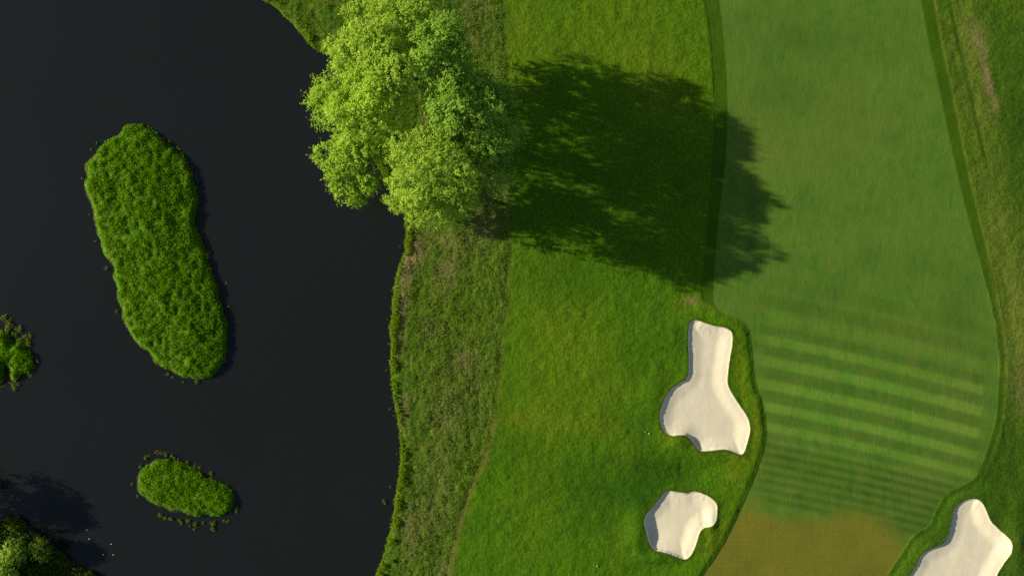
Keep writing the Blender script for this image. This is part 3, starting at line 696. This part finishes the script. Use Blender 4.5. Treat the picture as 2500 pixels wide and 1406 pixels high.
def tree(name, base, lobes_px, mat, label, seed, dens=1.0, leaf=0.27, group=None, cat='tree', trunk_r=.38, ground=None):
    rng = np.random.default_rng(seed)
    bx, by = P(*base)
    z0 = ground if ground is not None else float(zat(np.array([bx]), np.array([by]))[0])
    root = thing(name, (bx, by, z0), label, cat, group)
    L = []
    for u, v, h, r, *ex in lobes_px:
        x, y = P(u, v, h); k = S * (1 - h / H)
        rz = (ex[0] if ex else 0.9) * r * k
        L.append(((x - bx, y - by, h - z0), r * k, rz, (ex[1] if len(ex) > 1 else 1.0)))
    p, a, t, fc = crown_cloud(L, rng, dens)
    leaf_mesh('crown', p, a, leaf * rng.uniform(.7, 1.25, len(p)), mat, root, t, rng, 0.55, fc)
    cx = np.mean([l[0] for l in L], 0); fork = cx[2] * 0.38
    tv, tf = tube_np([(0, 0, -0.3), (0.02, 0, 0.3), (cx[0] * .12, cx[1] * .12, fork * .6), (cx[0] * .3, cx[1] * .3, fork), (cx[0] * .7, cx[1] * .7, cx[2] * .9)],
                     [trunk_r * 1.5, trunk_r, trunk_r * .85, trunk_r * .7, trunk_r * .25], 9)
    tr = mesh_np('trunk', tv, tf, BARK, root, None, True)
    st = np.array((cx[0] * .3, cx[1] * .3, fork))
    for l in L:
        e = np.array(l[0]); md = st * .5 + e * .5 + np.array((0, 0, 0.12 * np.linalg.norm(e - st))) + rng.normal(0, .25, 3)
        q1 = st * .75 + md * .25 + rng.normal(0, .1, 3)
        lv, lf = tube_np([st, q1, md, e * .7 + md * .3 + rng.normal(0, .2, 3), e + (e - md) * .25], [trunk_r * .42, trunk_r * .36, trunk_r * .26, trunk_r * .16, .03], 6)
        mesh_np('limb', lv, lf, BARK, root, None, True)
    return root
# lobes: apparent pixel u, v, height (m), radius (px), [vertical ratio, density]
tree('tree', (1010, 190), [(905, 55, 10.5, 60), (945, 20, 11, 40), (960, 110, 13, 84), (905, 150, 11, 72), (1000, 50, 12, 62), (870, 110, 9, 50), (832, 118, 8, 34), (850, 170, 9, 42), (985, 180, 14, 66)],
     LEAF_YELLOW, 'tall yellow green tree topping the cluster at the upper edge of the photo', 11, 1.0, group='trees clustered on the lake bank')
tree('tree', (1080, 200), [(1062, 48, 12.5, 54), (1085, 105, 14.2, 64), (1100, 160, 14.4, 56), (1045, 130, 15, 56), (1120, 205, 12.5, 40), (1100, 140, 5, 46), (1060, 185, 14, 48), (1070, 110, 9, 56)],
     LEAF_GREEN, 'mid green tree on the upper right of the cluster beside the mown edge', 12, 1.0, group='trees clustered on the lake bank')
tree('tree', (945, 330), [(797, 225, 7, 34), (772, 242, 6.5, 22), (835, 240, 8.5, 56), (815, 300, 8, 46), (880, 300, 11, 72), (850, 380, 8.5, 66), (802, 378, 7, 32), (895, 395, 9.5, 58), (862, 440, 7.5, 50), (880, 465, 7, 32), (930, 260, 13, 72), (905, 225, 12, 58)],
     LEAF_FRESH, 'fresh green spreading tree leaning left over the dark water', 13, 1.0, group='trees clustered on the lake bank')
tree('tree', (1145, 355), [(1105, 250, 13.5, 64), (1165, 235, 11.5, 52), (1120, 310, 14.5, 70), (1185, 295, 13.1, 56), (1195, 350, 12.6, 52), (1215, 250, 9, 42), (1230, 330, 9, 40), (1060, 330, 13, 40), (1170, 415, 11.5, 56), (1215, 410, 9, 40), (1150, 330, 8, 56)],
     LEAF_DEEP, 'deep green tall tree on the right of the cluster, next to the long shadow', 14, 1.0, group='trees clustered on the lake bank', trunk_r=.45)
tree('tree', (1060, 455), [(995, 370, 13, 54), (1030, 420, 15, 68), (1000, 460, 13.5, 54), (1035, 495, 14, 54), (990, 500, 11.5, 40), (1095, 430, 15, 66), (1100, 485, 13.5, 52), (1055, 515, 14, 38), (1135, 470, 11, 46), (1060, 370, 14.5, 50), (1040, 468, 9.5, 58), (1005, 440, 9, 46), (1090, 495, 10, 46), (1080, 518, 6, 32)],
     LEAF_YELLOW, 'yellow green feathery tree at the lower end of the cluster above the unmown grass', 15, 1.05, .23, group='trees clustered on the lake bank')

# ------------------------------------------------------------------ lower left bank
def left_bank():
    poly = catmull(PP(BANK), True, 3)
    lo = (-99.0, -60.0); hi = (-50.0, -30.0); g = 0.3
    xs = np.arange(lo[0], hi[0], g); ys = np.arange(lo[1], hi[1], g); ax, ay = np.meshgrid(xs, ys)
    d = sdf(ax + .9 * (fbm(ax * .5, ay * .5, 400, 3) - .5), ay + .9 * (fbm(ax * .5, ay * .5, 404, 3) - .5), poly)
    z = -1.25 + 1.35 * ss(-1.5, 0.9, d) + 0.5 * (fbm(ax * .3, ay * .3, 409, 3) - .5) * ss(0, 2, d)
    idx = np.arange(ax.size).reshape(ax.shape)
    qd = np.stack([idx[:-1, :-1], idx[:-1, 1:], idx[1:, 1:], idx[1:, :-1]], -1)
    m = d[:-1, :-1] > -1.5
    f = qd[m]; used, inv = np.unique(f.ravel(), return_inverse=True)
    tag(mesh_np('bank', np.stack([ax, ay, z], -1).reshape(-1, 3)[used], inv.reshape(-1, 4), MUD, None, None, True), kind='structure')
    rng = np.random.default_rng(41); n = 330000
    x = rng.uniform(lo[0], hi[0] - .6, n); y = rng.uniform(lo[1], hi[1] - .6, n)
    ix = ((x - lo[0]) / g).astype(int); iy = ((y - lo[1]) / g).astype(int)
    cl = fbm(x * .7, y * .7, 411, 3)
    ok = (d[iy, ix] > 0.05) & (rng.uniform(0, 1, n) < np.clip(.15 + 2 * (cl - .28), .1, 1)) & (x > -84)
    x, y, ix, iy, cl = x[ok], y[ok], ix[ok], iy[ok], cl[ok]; n = len(x)
    zz = z[iy, ix] + 0.9 * np.clip(cl - .35, 0, 1) * ss(0, 1, d[iy, ix])
    tint = np.where(rng.uniform(0, 1, n) < .06, 1.0, rng.uniform(0, .88, n))
    o = blade_mesh('undergrowth', np.stack([x, y, zz - .1], -1), rng.uniform(.2, .6, n), rng.normal(0, .18, (n, 2)), rng.uniform(.08, .16, n), DARKVEG, None, tint, rng)
    tag(o, 'dark shaded undergrowth covering the lower left bank', 'undergrowth', None, 'stuff')
left_bank()
tree('leafy_tree', (25, 1350), [(28, 1345, 2.3, 22), (14, 1362, 2.2, 18), (42, 1352, 2.0, 18), (45, 1330, 1.8, 9)], LEAF_YELLOW, 'small bright green tree on the lower left bank, upper of the two there', 51, 1.2, .24, trunk_r=.16, ground=0.1)
tree('leafy_tree', (8, 1392), [(10, 1388, 2.4, 20), (-5, 1400, 2.4, 22), (18, 1402, 2.2, 16)], LEAF_YELLOW, 'small yellow green tree in the lower left corner of the frame', 52, 1.2, .24, trunk_r=.16, ground=0.1)
tree('bank_shrub', (100, 1342), [(92, 1330, 1.5, 13), (104, 1338, 1.5, 14), (118, 1348, 1.3, 12)], DARKVEG, 'low straggly shrub near the water on the lower left bank', 53, 1.2, .22, cat='shrub', trunk_r=.07, ground=0.1)
# neighbours just outside the frame whose shadow falls on the bank and the water
tree('tree', (-190, 1275), [(-185, 1210, 5.4, 38), (-240, 1180, 4.8, 45), (-175, 1245, 5.4, 26), (-260, 1230, 5, 40)], LEAF_DEEP, 'tree beyond the left edge whose shadow lies on the lake corner', 54, .7, .36, ground=0.1)
tree('tree', (-150, 1350), [(-85, 1325, 2.8, 32), (-120, 1350, 3.0, 36), (-85, 1385, 2.6, 32)], LEAF_DEEP, 'tree beyond the left edge whose shadow lies on the lower left bank', 55, .7, .36, ground=0.1)
